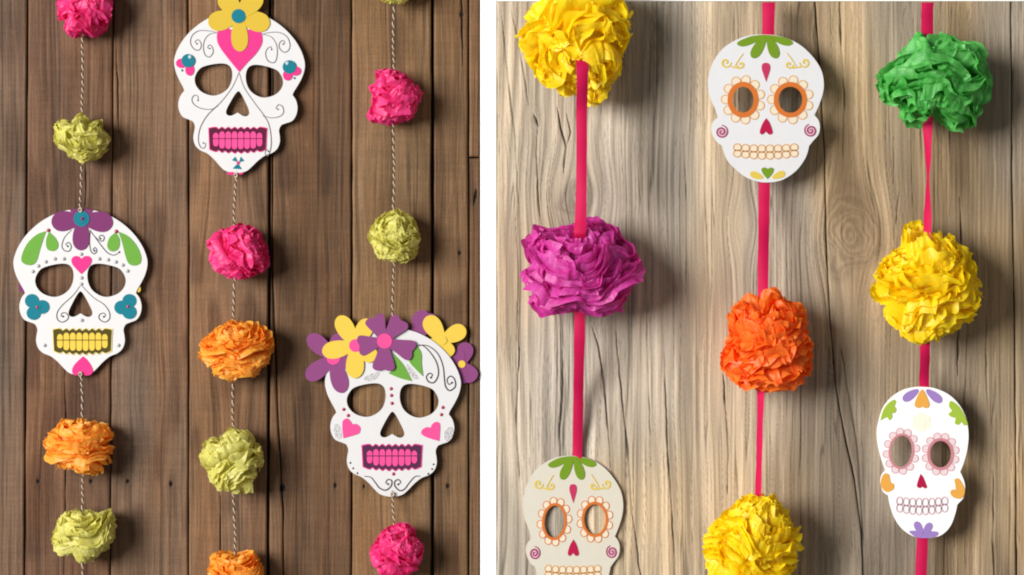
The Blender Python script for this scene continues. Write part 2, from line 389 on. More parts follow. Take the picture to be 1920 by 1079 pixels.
RE = [[(931.6, 2.9), (931.6, Y1)], [(1528, 2.9), (1538, 150), (1546, 300), (1550, 480), (1556, 600), (1566, 720), (1580, 800), (1602, 900), (1615, 1000), (1624, Y1)],
      [(1896, 2.9), (1898, 300), (1904, 700), (1908, Y1)], [(2200, 2.9), (2200, Y1)]]
for i in range(3):
    plank(wp, RE[i], RE[i+1], 3.0, Y1, 1.5, 3.0, pale_field(i), W_PALE, [0.0, .001, .0004][i], [.5, 1.7, .9][i])

# ------------------------------------------------------------ flat card shapes
def smooth(pts, closed=True, n=6):
    """Hermite curve through the points; a third entry marks a corner"""
    P = [Vector((p[0], p[1])) for p in pts]; cor = [len(p) > 2 for p in pts]; N = len(P); out = []
    T_ = []
    for i in range(N):
        if cor[i]: T_.append(Vector((0, 0))); continue
        if not closed and i == 0: T_.append(P[1]-P[0]); continue
        if not closed and i == N-1: T_.append(P[-1]-P[-2]); continue
        T_.append((P[(i+1) % N]-P[i-1])*.5)
    for i in range(N if closed else N-1):
        a, b, ta, tb = P[i], P[(i+1) % N], T_[i], T_[(i+1) % N]
        for k in range(n):
            t = k/n; t2 = t*t; t3 = t2*t
            out.append(a*(2*t3-3*t2+1)+ta*(t3-2*t2+t)+b*(-2*t3+3*t2)+tb*(t3-t2))
    if not closed: out.append(P[-1])
    return out
def mesh_poly(loops, h0, h1):
    """flat shape with holes between heights h0 and h1 (towards the viewer)"""
    bm = bmesh.new(); es = []; rings = []
    for lp in loops:
        vs = [bm.verts.new((p[0], -h1, p[1])) for p in lp]; rings.append(vs)
        for i in range(len(vs)): es.append(bm.edges.new((vs[i], vs[(i+1) % len(vs)])))
    if len(loops) == 1: bm.faces.new(rings[0])
    else: bmesh.ops.triangle_fill(bm, use_beauty=True, use_dissolve=False, edges=es)
    front = bm.faces[:]
    for f in front:
        f.normal_update()
        if f.normal.y > 0: f.normal_flip()
    back = {}
    for vs in rings:
        for v in vs: back[v] = bm.verts.new((v.co.x, -h0, v.co.z))
    for f in front: bm.faces.new([back[v] for v in reversed(f.verts)])
    for vs in rings:
        for i in range(len(vs)):
            a, b = vs[i], vs[(i+1) % len(vs)]; bm.faces.new((a, b, back[b], back[a]))
    bmesh.ops.recalc_face_normals(bm, faces=bm.faces)
    return bm
def bm_obj(name, bm, mat, parent):
    me = bpy.data.meshes.new(name); bm.to_mesh(me); bm.free(); me.materials.append(mat)
    return link(bpy.data.objects.new(name, me), parent)

class Mask:
    def __init__(s, name, cx, cy, d, ox, oy, zoom, label, cat, group=None, rotz=0, sx=1.0, src=None):
        s.cx, s.cy, s.ox, s.oy, s.z, s.sx = cx, cy, ox, oy, zoom, sx
        s.src = src                     # centre of the coordinates the drawing was read in, when it is another skull
        s.k = scale_at(d)/1000
        s.root = empty(name, pt(cx, cy, d), label, cat, group); s.root.rotation_euler = (0, 0, rotz)
        s.rise = {}
    def p(s, X, Y):
        c = s.src or (s.cx, s.cy)
        return Vector(((s.ox+X/s.z-c[0])*s.k*s.sx, -(s.oy+Y/s.z-c[1])*s.k))
    def L(s, r): return r/s.z*s.k
    def poly(s, name, pts, mat, h, parent=None, sm=True, th=.0006, n=5):
        q = [(p[0], p[1]) if len(p) == 2 else p for p in pts]
        lp = smooth(q, True, n) if sm else [Vector(a[:2]) for a in q]
        return bm_obj(name, mesh_poly([[s.p(*v) for v in lp]], h-th, h), M[mat], parent or s.root)
    def disc(s, name, X, Y, rx, ry, mat, h, parent=None, rot=0, th=.0006, n=28):
        c, sn = math.cos(rot), math.sin(rot)
        pts = [(X+rx*math.cos(a)*c-ry*math.sin(a)*sn, Y+rx*math.cos(a)*sn+ry*math.sin(a)*c) for a in [2*PI*i/n for i in range(n)]]
        return s.poly(name, pts, mat, h, parent, False, th)
    def petal(s, X, Y, TX, TY, wd, mat, h, parent, shape='oval', name='petal'):
        a = Vector((X, Y)); b = Vector((TX, TY)); t = b-a; nrm = Vector((-t.y, t.x)).normalized()
        if shape == 'oval':
            pr = [(.0, .12), (.12, .28), (.28, .39), (.48, .48), (.66, .5), (.82, .44), (.93, .3), (.985, .14)]
            pts = [a+t*u+nrm*wd*v for u, v in pr]+[b]+[a+t*u-nrm*wd*v for u, v in reversed(pr)]
        else:
            pr = [(.0, .14), (.25, .24), (.5, .34), (.75, .46), (.9, .48), (.99, .36), (1.0, .2)]
            pts = [a+t*u+nrm*wd*v for u, v in pr]+[a+t*.955]+[a+t*u-nrm*wd*v for u, v in reversed(pr)]
        return s.poly(name, [tuple(p) for p in pts], mat, h, parent, True, .0006, 4)
    def flower(s, X, Y, r, cmat, tips, wd, pmat, h, shape='oval', step=.0002):
        c = s.disc('flower', X, Y, r, r, cmat, h+.0014)
        for i, tp in enumerate(tips):
            s.petal(X, Y, tp[0], tp[1], tp[2] if len(tp) > 2 else wd, pmat, h+i*step, c, shape)
        return c
    def line(s, name, pts, wd, mat, h, parent=None, closed=False, n=7, taper=True):
        lp = smooth(pts, closed, n); q = [s.p(*v) for v in lp]; w_ = s.L(wd)/2; N = len(q); V = []; F = []
        for i in range(N):
            t = (q[(i+1) % N]-q[i-1]) if closed else (q[min(i+1, N-1)]-q[max(i-1, 0)])
            if t.length < 1e-9: t = Vector((1, 0))
            t.normalize(); nn = Vector((-t.y, t.x))
            u = i/(N-1); ww = w_*(1 if closed or not taper else (.65+.5*math.sin(PI*u)))
            for sg, hh in ((1, h-.0004), (1, h), (-1, h), (-1, h-.0004)):
                V.append((q[i].x+nn.x*ww*sg, -hh, q[i].y+nn.y*ww*sg))
        for i in range(N if closed else N-1):
            j = (i+1) % N
            for k in range(3): F.append((i*4+k, j*4+k, j*4+k+1, i*4+k+1))
        me = np_mesh(name, V, F, False); me.materials.append(M[mat]); return link(bpy.data.objects.new(name, me), parent or s.root)
    def gem(s, X, Y, r, mat, h, parent=None):
        bm = bmesh.new(); bmesh.ops.create_icosphere(bm, subdivisions=2, radius=1)
        c = s.p(X, Y); R = s.L(r)
        for v in bm.verts: v.co = Vector((c.x+v.co.x*R, -h+min(v.co.y, .15)*R*.6, c.y+v.co.z*R))
        return bm_obj('gem', bm, M[mat], parent or s.root)
    def mouth(s, x0, x1, y0, y1, bow, frame, tooth, fringe=None, tilt=0):
        n = 8; w_ = x1-x0; mid = (y0+y1)/2-2
        def ty(x): return tilt*(x-(x0+x1)/2)
        def bw(x): return bow*(1-((x-(x0+x1)/2)/(w_/2))**2)
        def outline(g):
            pts = []
            pts.append((x0-6-g, y0-g+ty(x0), 1))
            m = 8
            for i in range(m):
                a = x0+8+(w_-16)*i/m; b = x0+8+(w_-16)*(i+1)/m
                pts += [((a+b)/2, y0-7-g+ty(a)), (b, y0+4-g+ty(b))] if i < m-1 else [((a+b)/2, y0-7-g+ty(a))]
            pts.append((x1+6+g, y0-g+ty(x1), 1)); pts.append((x1+g, y1+g*.7+ty(x1), 1))
            for i in range(m):
                a = x1-8-(w_-16)*i/m; b = x1-8-(w_-16)*(i+1)/m; c = (a+b)/2
                pts += [(c, y1+7+g+bw(c)+ty(c)), (b, y1-4+g+bw(b)+ty(b))] if i < m-1 else [(c, y1+7+g+bw(c)+ty(c))]
            pts.append((x0-g, y1+g*.7+ty(x0), 1)); return pts
        if fringe: s.poly('mouth_border', outline(10), fringe, .0010)
        mo = s.poly('mouth', outline(4.5), frame, .0014)
        a0 = x0+11; cw = (w_-22)/n
        for i in range(n):
            xa = a0+cw*i+2.6; xb = a0+cw*(i+1)-2.6; xm = (xa+xb)/2; t_ = ty(xm)
            yt = y0+13; yb = y1-10+bw(xm)*.9
            sh = 8 if i in (0, 7) else 0
            for ya, yb_, up in ((yt+sh, mid-2.5, True), (mid+2.5, yb-sh, False)):
                ya += t_; yb_ += t_
                if up: q = [(xa, yb_, 1), (xa, ya+13), (xa+(xb-xa)*.28, ya), (xb-(xb-xa)*.28, ya), (xb, ya+13), (xb, yb_, 1)]
                else: q = [(xb, ya, 1), (xb, yb_-13), (xb-(xb-xa)*.28, yb_), (xa+(xb-xa)*.28, yb_), (xa, yb_-13), (xa, ya, 1)]
                s.poly('tooth', q, tooth, .0019, mo, n=4)
        return mo

# outline shared by the three paper masks: half widths from the middle line (template px, y from top)
HALF = [(0, 68), (75, 76), (158, 102), (240, 150), (310, 215), (357, 283), (382, 345), (387, 392), (374, 447), (350, 497), (327, 537), (321, 556, 1), (342, 585), (353, 628), (347, 672), (325, 708), (288, 724),
        (262, 736), (249, 765), (254, 800), (256, 836), (243, 875), (214, 902), (170, 921), (130, 953), (97, 988), (68, 1014), (38, 1025), (0, 1030)]
EYE = [(215, 408), (135, 387), (75, 388), (45, 418), (41, 475), (62, 530), (105, 565), (155, 577), (213, 560), (250, 525), (262, 482), (248, 440)]
NOSE = [(0, 545), (18, 562), (45, 610), (66, 655), (68, 678), (55, 691), (32, 690), (0, 672, 1), (-32, 690), (-55, 691), (-68, 678), (-66, 655), (-45, 610), (-18, 562)]
def face_card(m, sc, ang, mat='card'):
    k = sc/3.083*m.k; c, sn = math.cos(ang), math.sin(ang)
    def tr(lp): return [Vector((k*(v.x*c-(v.y-550)*sn), -k*(v.x*sn+(v.y-550)*c))) for v in lp]
    out = HALF+[(-p[0], *p[1:]) for p in reversed(HALF[1:-1])]
    loops = [tr(smooth(out)), tr(smooth(EYE)), tr(smooth([(-x, y) for x, y in EYE])), tr(smooth(NOSE))]
    return bm_obj('face', mesh_poly(loops, -.0007, 0), M[mat], m.root)
MD = .0145
# ---- mask A: yellow flower, pink heart
a = Mask('skull_mask', 447, 173, MD, 300, 0, 3.173, 'white paper skull mask with yellow flower and pink heart on its forehead', 'skull mask', 'paper skull masks hung on twine')
face_card(a, .976, math.radians(2.2))
a.poly('heart', [(340, 200), (365, 170), (425, 178), (470, 238, 1), (525, 178), (585, 178), (607, 210), (606, 262), (572, 320), (520, 375), (472, 430, 1), (430, 380), (375, 310), (343, 255)], 'pink', .0009)
a.flower(468, 98, 42, 'teal', [(288, 142, 118), (652, 152, 118), (478, 308, 100), (368, -40, 118), (598, -40, 118)], 110, 'yellow', .0016)
for tx, ty_, pk, gm, sm_ in (((168, 363), 0, [(127, 378, 32, 28), (177, 416, 27, 36)], (180, 341), (132, 420)), ((770, 400), 0, [(806, 424, 33, 28), (760, 448, 29, 33)], (758, 378), (800, 466))):
    f_ = a.disc('flower', tx[0], tx[1], 40, 40, 'teal', .0022)
    for q in pk: a.disc('petal', *q, 'pink', .0012+.0002*(q[2] > 30), f_)
    a.gem(gm[0], gm[1], 12, 'bluegem', .0022, f_); a.gem(sm_[0], sm_[1], 7, 'teal', .0004)
for ln in ([(340, 195), (290, 185), (230, 185), (190, 215), (182, 260), (205, 295), (235, 297), (245, 265), (228, 238), (208, 250), (220, 262)],
           [(335, 197), (295, 205), (265, 240), (258, 290), (270, 330), (295, 340), (315, 315), (312, 285), (295, 268), (283, 285), (296, 290)],
           [(610, 205), (650, 195), (710, 195), (755, 220), (773, 265), (765, 300), (738, 312), (712, 290), (710, 260), (728, 242), (742, 255), (733, 264)],
           [(612, 206), (660, 220), (690, 260), (698, 310), (690, 360), (670, 375), (640, 360), (628, 320), (640, 290), (660, 280), (664, 296)],
           [(470, 432), (430, 520), (370, 600), (330, 640), (280, 690), (240, 760), (228, 830), (240, 875), (262, 882), (272, 858), (258, 852)],
           [(345, 632), (300, 652), (240, 645), (200, 620), (190, 590), (205, 568), (225, 575), (226, 598)],
           [(470, 432), (500, 520), (560, 610), (620, 690), (650, 750), (662, 840), (655, 900), (640, 928), (625, 912), (635, 892), (645, 902)],
           [(610, 690), (660, 702), (710, 695), (735, 670), (728, 635), (705, 625), (690, 645), (702, 652)]):
    a.line('scroll', ln, 4.6, 'grey_ink', .0006)
    a.gem(ln[-1][0], ln[-1][1], 5, 'ink', .0002)
a.mouth(303, 622, 772, 885, 14, 'maroon', 'pink2', 'pink')
bow = a.disc('bow', 464, 970, 9, 9, 'pink', .0016)
for tri in ([(428, 955), (447, 934), (462, 966)], [(470, 966), (480, 934), (500, 958)], [(462, 974), (486, 1008), (432, 1004)]):
    a.poly('petal', tri, 'teal', .0012, bow, False)
a.poly('chin_petal', [(396, 1030), (430, 1024), (458, 1036), (440, 1043), (408, 1040)], 'pink', .0008); a.poly('chin_petal', [(462, 1036), (480, 1028), (498, 1032), (478, 1041)], 'pink', .0008)
# ---- mask B: purple flower, yellow teeth
b = Mask('skull_mask', 150.8, 548.4, MD, 0, 370, 3.083, 'white paper skull mask with purple flower, green leaves and yellow teeth', 'skull mask', 'paper skull masks hung on twine')
face_card(b, 1.0, 0)
fb = b.flower(472, 125, 46, 'teal', [(298, 148, 116), (652, 154, 116), (467, 308, 98)], 110, 'purple2', .0010)
b.poly('petal', [(402, 72, 1), (440, 69), (500, 69), (542, 75, 1), (520, 100), (500, 140), (450, 140), (425, 105)], 'purple2', .0008, fb)
b.disc('centre_ring', 472, 125, 27, 27, 'teal', .0030, fb); b.gem(478, 125, 11, 'purple2', .0030, fb)
for q in ([(268, 197, 1), (215, 215), (160, 265), (128, 330), (125, 370), (150, 390), (185, 392), (212, 368), (235, 290), (258, 220)], [(283, 200, 1), (320, 235), (338, 275), (325, 305), (300, 312), (272, 298), (266, 250)],
          [(683, 199, 1), (740, 225), (790, 280), (815, 340), (812, 380), (780, 396), (745, 385), (725, 340), (705, 260)], [(668, 204, 1), (690, 240), (690, 285), (670, 310), (640, 312), (620, 285), (632, 236)]):
    b.poly('leaf', q, 'green', .0009)
for q in ((280, 192, 11), (672, 198, 11)): b.gem(*q, 'redgem', .0008)
for q in ([(415, 190), (375, 230), (358, 280), (372, 308), (400, 312), (412, 285), (398, 262), (380, 272), (392, 284)], [(520, 190), (570, 260), (620, 320), (660, 335), (690, 318)],
          [(528, 205), (560, 240), (590, 255), (603, 235), (590, 220), (572, 230), (580, 240)], [(522, 190), (518, 260), (525, 310), (545, 328), (560, 310), (550, 292), (538, 302), (546, 310)],
          [(462, 515), (420, 570), (360, 625), (330, 670), (335, 710), (365, 722), (395, 700), (385, 672), (360, 670), (353, 688), (365, 690)],
          [(475, 515), (540, 580), (600, 620), (632, 665), (632, 705), (605, 722), (575, 705), (575, 680), (598, 670), (610, 684), (600, 692)]):
    b.line('scroll', q, 4.6, 'ink', .0006); b.gem(q[-1][0], q[-1][1], 6, 'ink', .0002)
for q in ((190, 430), (222, 398), (265, 374), (318, 357), (370, 357), (470, 330), (575, 357), (625, 362), (670, 375), (710, 393), (738, 427), (472, 467), (470, 503), (474, 712), (258, 857), (685, 857)):
    b.gem(q[0], q[1], 11, 'silvergem', .0002)
b.poly('heart', [(470, 445, 1), (440, 415), (417, 385), (414, 358), (432, 341), (455, 343), (470, 358, 1), (487, 343), (512, 341), (530, 358), (525, 385), (502, 415)], 'pink', .0010)
for cs, g_ in (([(185, 600), (245, 635), (195, 670)], (216, 637)), ([(748, 600), (702, 638), (748, 665)], (740, 633))):
    f_ = b.disc('flower', g_[0], g_[1], 20, 20, 'teal', .0016)
    for i, q in enumerate(cs): b.disc('petal', q[0], q[1], 41, 40, 'teal', .0009+.0002*i, f_)
    b.gem(g_[0], g_[1], 9, 'redgem', .0016, f_)
b.mouth(318, 636, 772, 885, 14, 'olive', 'yellow2', 'paleyellow')
b.poly('chin_heart', [(480, 920, 1), (435, 963), (417, 998), (425, 1026), (450, 1028), (468, 1008, 1), (490, 1030), (525, 1026), (537, 998), (512, 950)], 'pink', .0009)
b.disc('side_petal', 128, 520, 22, 30, 'purple2', -.0020); b.disc('side_petal', 800, 530, 12, 20, 'yellow2', -.0020)
# ---- mask C: flower crown
c = Mask('skull_mask', 735.9, 774, MD, 560, 570, 2.84, 'white paper skull mask crowned with purple and yellow flowers, pink cheek hearts and pink teeth', 'skull mask', 'paper skull masks hung on twine')
face_card(c, 1.014, math.radians(.8))
c.flower(690, 130, 16, 'purple', [(622, 48, 100), (690, 50, 90), (600, 150, 90)], 95, 'purple', -.0056)
c.flower(868, 322, 20, 'yellow2', [(896, 207, 88), (934, 412, 92), (850, 430, 90), (830, 250, 80)], 92, 'purple', -.0078)
c.flower(765, 195, 24, 'yellow2', [(680, 68, 96), (888, 130, 90), (800, 285, 90), (690, 240, 80)], 92, 'yellow2', -.0032)
c.flower(185, 288, 36, 'pink2', [(52, 168, 92), (42, 398, 92), (236, 474, 92), (222, 158, 85), (300, 320, 80)], 92, 'purple', .0010)
c.flower(303, 222, 34, 'pink2', [(212, 66, 94), (126, 258, 94), (298, 396, 96), (378, 82, 90), (412, 292, 90)], 94, 'yellow2', .0026)
c.poly('leaf', [(505, 266, 1), (560, 328), (603, 412, 1), (540, 396), (478, 370, 1), (510, 335)], 'green', .0012)
c.poly('leaf', [(628, 222, 1), (652, 262), (654, 320), (662, 386, 1), (625, 350), (590, 308), (598, 262)], 'green', .0014)
c.flower(458, 198, 40, 'pink2', [(398, 68, 112), (550, 82, 112), (318, 226, 112), (612, 256, 112), (452, 356, 122)], 112, 'purple', .0044, 'notch')
for q in ([(632, 226), (660, 222), (700, 258), (735, 315), (744, 375), (722, 418), (692, 415), (680, 390), (695, 370), (712, 378), (704, 393)],
          [(638, 219), (690, 225), (740, 265), (768, 330), (776, 400), (783, 442), (805, 462), (834, 440), (830, 402), (808, 385), (790, 405), (800, 430), (816, 420)],
          [(350, 918), (385, 925), (410, 955), (432, 982), (465, 992), (492, 970), (495, 942), (475, 936), (464, 952), (476, 960)],
          [(648, 918), (620, 920), (590, 952), (565, 985), (540, 995), (515, 975), (511, 948), (530, 936), (543, 950), (530, 962)]):
    c.line('scroll', q, 6, 'ink', .0006); c.gem(q[-1][0], q[-1][1], 6, 'ink', .0002)
c.poly('glitter_leaf', [(343, 398), (370, 378), (428, 362), (412, 398), (370, 412)], 'glitter', .0006); c.poly('glitter_leaf', [(572, 322), (600, 345), (636, 396), (612, 398), (588, 370)], 'glitter', .0006)
c.disc('glitter_cheek', 207, 680, 20, 42, 'glitter', .0006, rot=-.25); c.disc('glitter_cheek', 798, 694, 24, 40, 'glitter', .0006, rot=.3)
for q in ((492, 452), (494, 488), (497, 530), (240, 562), (264, 595), (768, 552), (760, 590), (505, 906)): c.gem(q[0], q[1], 9.5, 'redgem', .0002)
for q in ((275, 847), (290, 876), (312, 902), (718, 855), (710, 880), (690, 905)): c.gem(q[0], q[1], 5.5, 'blackgem', .0002)
c.poly('heart', [(238, 716, 1), (232, 655), (236, 622), (258, 610), (278, 628), (284, 642, 1), (308, 640), (328, 660), (322, 688), (296, 700)], 'pink2', .0010)
c.poly('heart', [(748, 731, 1), (753, 660), (748, 634), (728, 629), (708, 645), (703, 660, 1), (680, 657), (655, 674), (656, 696), (690, 714)], 'pink2', .0010)
c.mouth(350, 644, 762, 862, 13, 'plum', 'pink2', 'pink')

# ------------------------------------------------------------ printed skulls on the ribbons
D_OUT = [(455, 85), (530, 92), (620, 120), (700, 170), (770, 245), (812, 320), (825, 400), (815, 470), (790, 540), (764, 594, 1), (790, 625), (800, 670), (790, 718), (757, 757), (731, 790, 1), (722, 830), (700, 880), (650, 945), (580, 995), (520, 1015), (455, 1020),
         (400, 1012), (330, 985), (260, 930), (215, 880), (190, 820), (180, 785, 1), (150, 765), (122, 720), (113, 670), (128, 632), (155, 610, 1), (140, 560), (105, 480), (92, 400), (100, 330), (130, 250), (190, 170), (280, 115), (370, 88)]
def ell(X, Y, rx, ry, n=24, rot=0):
    cc, ss = math.cos(rot), math.sin(rot)
    return [(X+rx*math.cos(t)*cc-ry*math.sin(t)*ss, Y+rx*math.cos(t)*ss+ry*math.sin(t)*cc) for t in [2*PI*i/n for i in range(n)]]
def skull_card(m, outline, holes, mat):
    loops = [[m.p(*v) for v in smooth(outline)]]+[[m.p(*v) for v in h] for h in holes]
    return bm_obj('face', mesh_poly(loops, -.0012, 0), M[mat], m.root)
def spiral(X, Y, r0, turns, a0=0, sgn=1, n=26):
    return [(X+r0*(1-t)*math.cos(a0+sgn*2*PI*turns*t), Y+r0*(1-t)*math.sin(a0+sgn*2*PI*turns*t)) for t in [i/n*.93 for i in range(n+1)]]
def eye_ring(m, X, Y, rx, ry, wr, mat, lmat, fmat, loops, lr, lw=6, rot=0):
    ring = m.line('eye_ring', ell(X, Y, rx+wr*.45, ry+wr*.45, 24, rot), wr, mat, .0010, closed=True, n=2)
    for i in range(loops):
        t = 2*PI*i/loops+.3
        rr = wr*.85+lr*.55
        cx_ = X+(rx+rr)*math.cos(t)*math.cos(rot)-(ry+rr)*math.sin(t)*math.sin(rot); cy_ = Y+(rx+rr)*math.cos(t)*math.sin(rot)+(ry+rr)*math.sin(t)*math.cos(rot)
        if fmat: m.disc('scallop', cx_, cy_, lr, lr, fmat, .0005, ring, n=14, th=.0004)
        m.line('scallop_line', ell(cx_, cy_, lr, lr, 10), lw, lmat, .0007, ring, closed=True, n=2)
    return ring
def line_teeth(m, x0, x1, y0, y1, bowd, n, lmat, fmat, lw):
    cw = (x1-x0)/n; mid = (y0+y1)/2
    for i in range(n):
        xm = x0+cw*(i+.5); t = (xm-(x0+x1)/2)/((x1-x0)/2); bw = bowd*(1-t*t); hh = (y1-y0)/2
        hh *= (1-.12*abs(t))
        for up in (0, 1):
            yc = (mid-hh*.46 if up else mid+hh*.46)+bw
            if fmat: m.disc('tooth', xm, yc, cw*.47, hh*.52, fmat, .0006, n=14, th=.0004)
            m.line('tooth_line', ell(xm, yc, cw*.47, hh*.54, 12), lw, lmat, .0009, closed=True, n=2)
def orange_skull(m, holes, card, eyes):
    skull_card(m, D_OUT, holes, card)
    top = m.poly('leaf_cluster', [(455, 87), (520, 93), (580, 106), (618, 122), (628, 142), (600, 156), (560, 150), (520, 132), (480, 128), (440, 128), (390, 136), (350, 152), (305, 160), (276, 146), (290, 126), (350, 100), (400, 90)], 'leafgreen', .0009)
    m.petal(452, 100, 372, 232, 66, 'leafgreen', .0012, top, name='leaf'); m.petal(474, 100, 526, 234, 66, 'leafgreen', .0014, top, name='leaf')
    for q in ((205, 262, 34, 1.4, 0, 1), (300, 275, 26, 1.2, PI, -1), (705, 262, 34, 1.4, PI, -1), (606, 275, 26, 1.2, 0, 1)):
        m.line('swirl', spiral(*q), 11, 'yellowprint', .0007)
    m.line('swirl', [(262, 282), (290, 240), (315, 205)], 6, 'yellowprint', .0008); m.line('swirl', [(650, 285), (620, 240), (590, 200)], 6, 'yellowprint', .0008)
    m.line('swirl', [(235, 288), (262, 292), (290, 300)], 9, 'yellowprint', .0009); m.line('swirl', [(620, 298), (650, 292), (680, 290)], 9, 'yellowprint', .0009)
    m.poly('forehead_drop', [(460, 384, 1), (444, 340), (432, 300), (436, 272), (458, 263), (480, 272), (486, 300), (474, 342)], 'rose', .0008)
    for e in eyes: eye_ring(m, *e)
    m.poly('nose', [(460, 614, 1), (440, 642), (424, 680), (420, 706), (436, 717), (458, 697, 1), (478, 717), (500, 708), (494, 676), (480, 640)], 'crimson', .0010)
    for q in ((178, 700, 42, 2.3, -PI/2, 1), (742, 692, 42, 2.3, -PI/2-.3, -1)):
        m.disc('cheek_disc', q[0], q[1]+2, 30, 32, 'palemauve', .0005); m.line('cheek_spiral', spiral(*q), 9, 'mauve', .0009)
    line_teeth(m, 252, 662, 768, 860, 14, 8, 'peachline', 'peach', 7)
    ch = m.poly('chin_leaf', [(468, 998, 1), (440, 965), (430, 935), (450, 925), (470, 934, 1), (490, 925), (508, 935), (498, 966)], 'leafgreen', .0009)
    m.petal(440, 990, 358, 962, 44, 'yellowprint', .0007, ch, name='leaf'); m.petal(500, 990, 580, 958, 44, 'yellowprint', .0007, ch, name='leaf')
SD = .052
d_ = Mask('skull_card', 1435.5, 204, SD, 1300, 40, 3.371, 'white skull cutout with orange scalloped eyes around dark holes on middle ribbon', 'skull cutout', 'skull cutouts hung on ribbons')
orange_skull(d_, [ell(314, 497, 68, 83), ell(613, 497, 77, 84)], 'card_right', [(314, 497, 68, 83, 32, 'orangeprint', 'peachline', 'peach', 11, 28), (613, 497, 77, 84, 30, 'orangeprint', 'peachline', 'peach', 11, 28)])
f_ = Mask('skull_card', 1074, 994, .0075, 1300, 40, 3.371, 'cream skull cutout with thin orange eye rings, cut by bottom edge', 'skull cutout', 'skull cutouts hung on ribbons', sx=.865, src=(1435.5, 204))
orange_skull(f_, [ell(322, 500, 74, 102, rot=.12), ell(618, 486, 80, 96)], 'card_cream', [(322, 500, 74, 102, 17, 'orangeprint', 'orangeprint', 'peach', 12, 25, 5, .12), (618, 486, 80, 96, 17, 'orangeprint', 'orangeprint', 'peach', 12, 25, 5)])
e_ = Mask('skull_card', 1729.5, 867, SD, 1620, 700, 3.174, 'bright white skull cutout with pale pink eye rings and orange cheek hearts', 'skull cutout', 'skull cutouts hung on ribbons')
E_OUT = [(350, 82), (420, 90), (500, 125), (560, 180), (605, 260), (622, 360), (615, 450), (595, 530), (572, 587, 1), (595, 640), (602, 690), (592, 740), (572, 765), (555, 782, 1), (545, 830), (520, 900), (480, 950), (430, 975), (350, 982), (280, 965), (220, 920), (180, 860), (155, 790), (143, 728, 1),
         (113, 705), (97, 655), (102, 610), (126, 578, 1), (105, 520), (82, 430), (75, 350), (85, 290), (110, 210), (160, 145), (230, 100), (300, 83)]
skull_card(e_, E_OUT, [ell(222, 465, 64, 94, rot=.1), ell(455, 482, 64, 80)], 'card_bright')
e_.petal(322, 100, 232, 162, 52, 'violet', .0008, None, name='petal'); e_.petal(372, 100, 462, 172, 52, 'violet', .0008, None, name='petal')
e_.poly('petal', [(345, 97), (368, 128), (388, 178), (384, 202), (362, 208), (345, 198, 1), (326, 208), (305, 200), (302, 176), (322, 128)], 'orangesoft', .0010)
e_.poly('leaf_cluster', [(176, 158), (190, 172), (182, 196), (192, 214), (184, 236), (166, 240), (168, 262), (150, 280), (136, 262), (97, 282, 1), (112, 225), (138, 185)], 'limesoft', .0008)
e_.poly('leaf_cluster', [(513, 166), (545, 180), (582, 222), (606, 272), (616, 304), (594, 310), (580, 292), (560, 308), (540, 298), (544, 268), (522, 262), (502, 244), (522, 224), (506, 200)], 'limesoft', .0008)
fl = e_.disc('forehead_flower', 342, 292, 26, 26, 'palelemon', .0007)
for i in range(6): e_.disc('petal', 342+38*math.cos(i*PI/3+.5), 292+36*math.sin(i*PI/3+.5), 22, 22, 'palelemon', .0003+.00004*i, fl, th=.0002)
eye_ring(e_, 222, 465, 64, 94, 13, 'pinkring', 'pinkline', 'palepink', 12, 22, 5, .1)
eye_ring(e_, 455, 482, 64, 80, 17, 'pinkring', 'pinkline', 'palepink', 12, 22, 5)
e_.poly('nose', [(336, 600, 1), (352, 620), (366, 655), (374, 678), (362, 686), (347, 676, 1), (330, 684), (314, 672), (322, 636)], 'crimson', .0010)
e_.poly('cheek_heart', [(122, 597), (146, 602), (154, 630), (160, 652, 1), (178, 662), (176, 688), (150, 706), (122, 702), (99, 668), (104, 624)], 'orangesoft', .0008)
e_.poly('cheek_heart', [(538, 634), (560, 626), (582, 652), (599, 692), (592, 732), (566, 748), (530, 738), (514, 716), (520, 696), (546, 692, 1), (542, 660)], 'orangesoft', .0008)
line_teeth(e_, 192, 498, 728, 828, 16, 8, 'palemauve', None, 7)
vb = e_.poly('chin_flower', [(268, 942), (310, 938), (350, 946), (400, 940), (442, 948), (428, 972), (390, 980), (350, 982), (305, 974)], 'violet', .0008)
e_.petal(346, 962, 306, 884, 44, 'violet', .0010, vb); e_.petal(356, 962, 398, 892, 44, 'violet', .0010, vb)

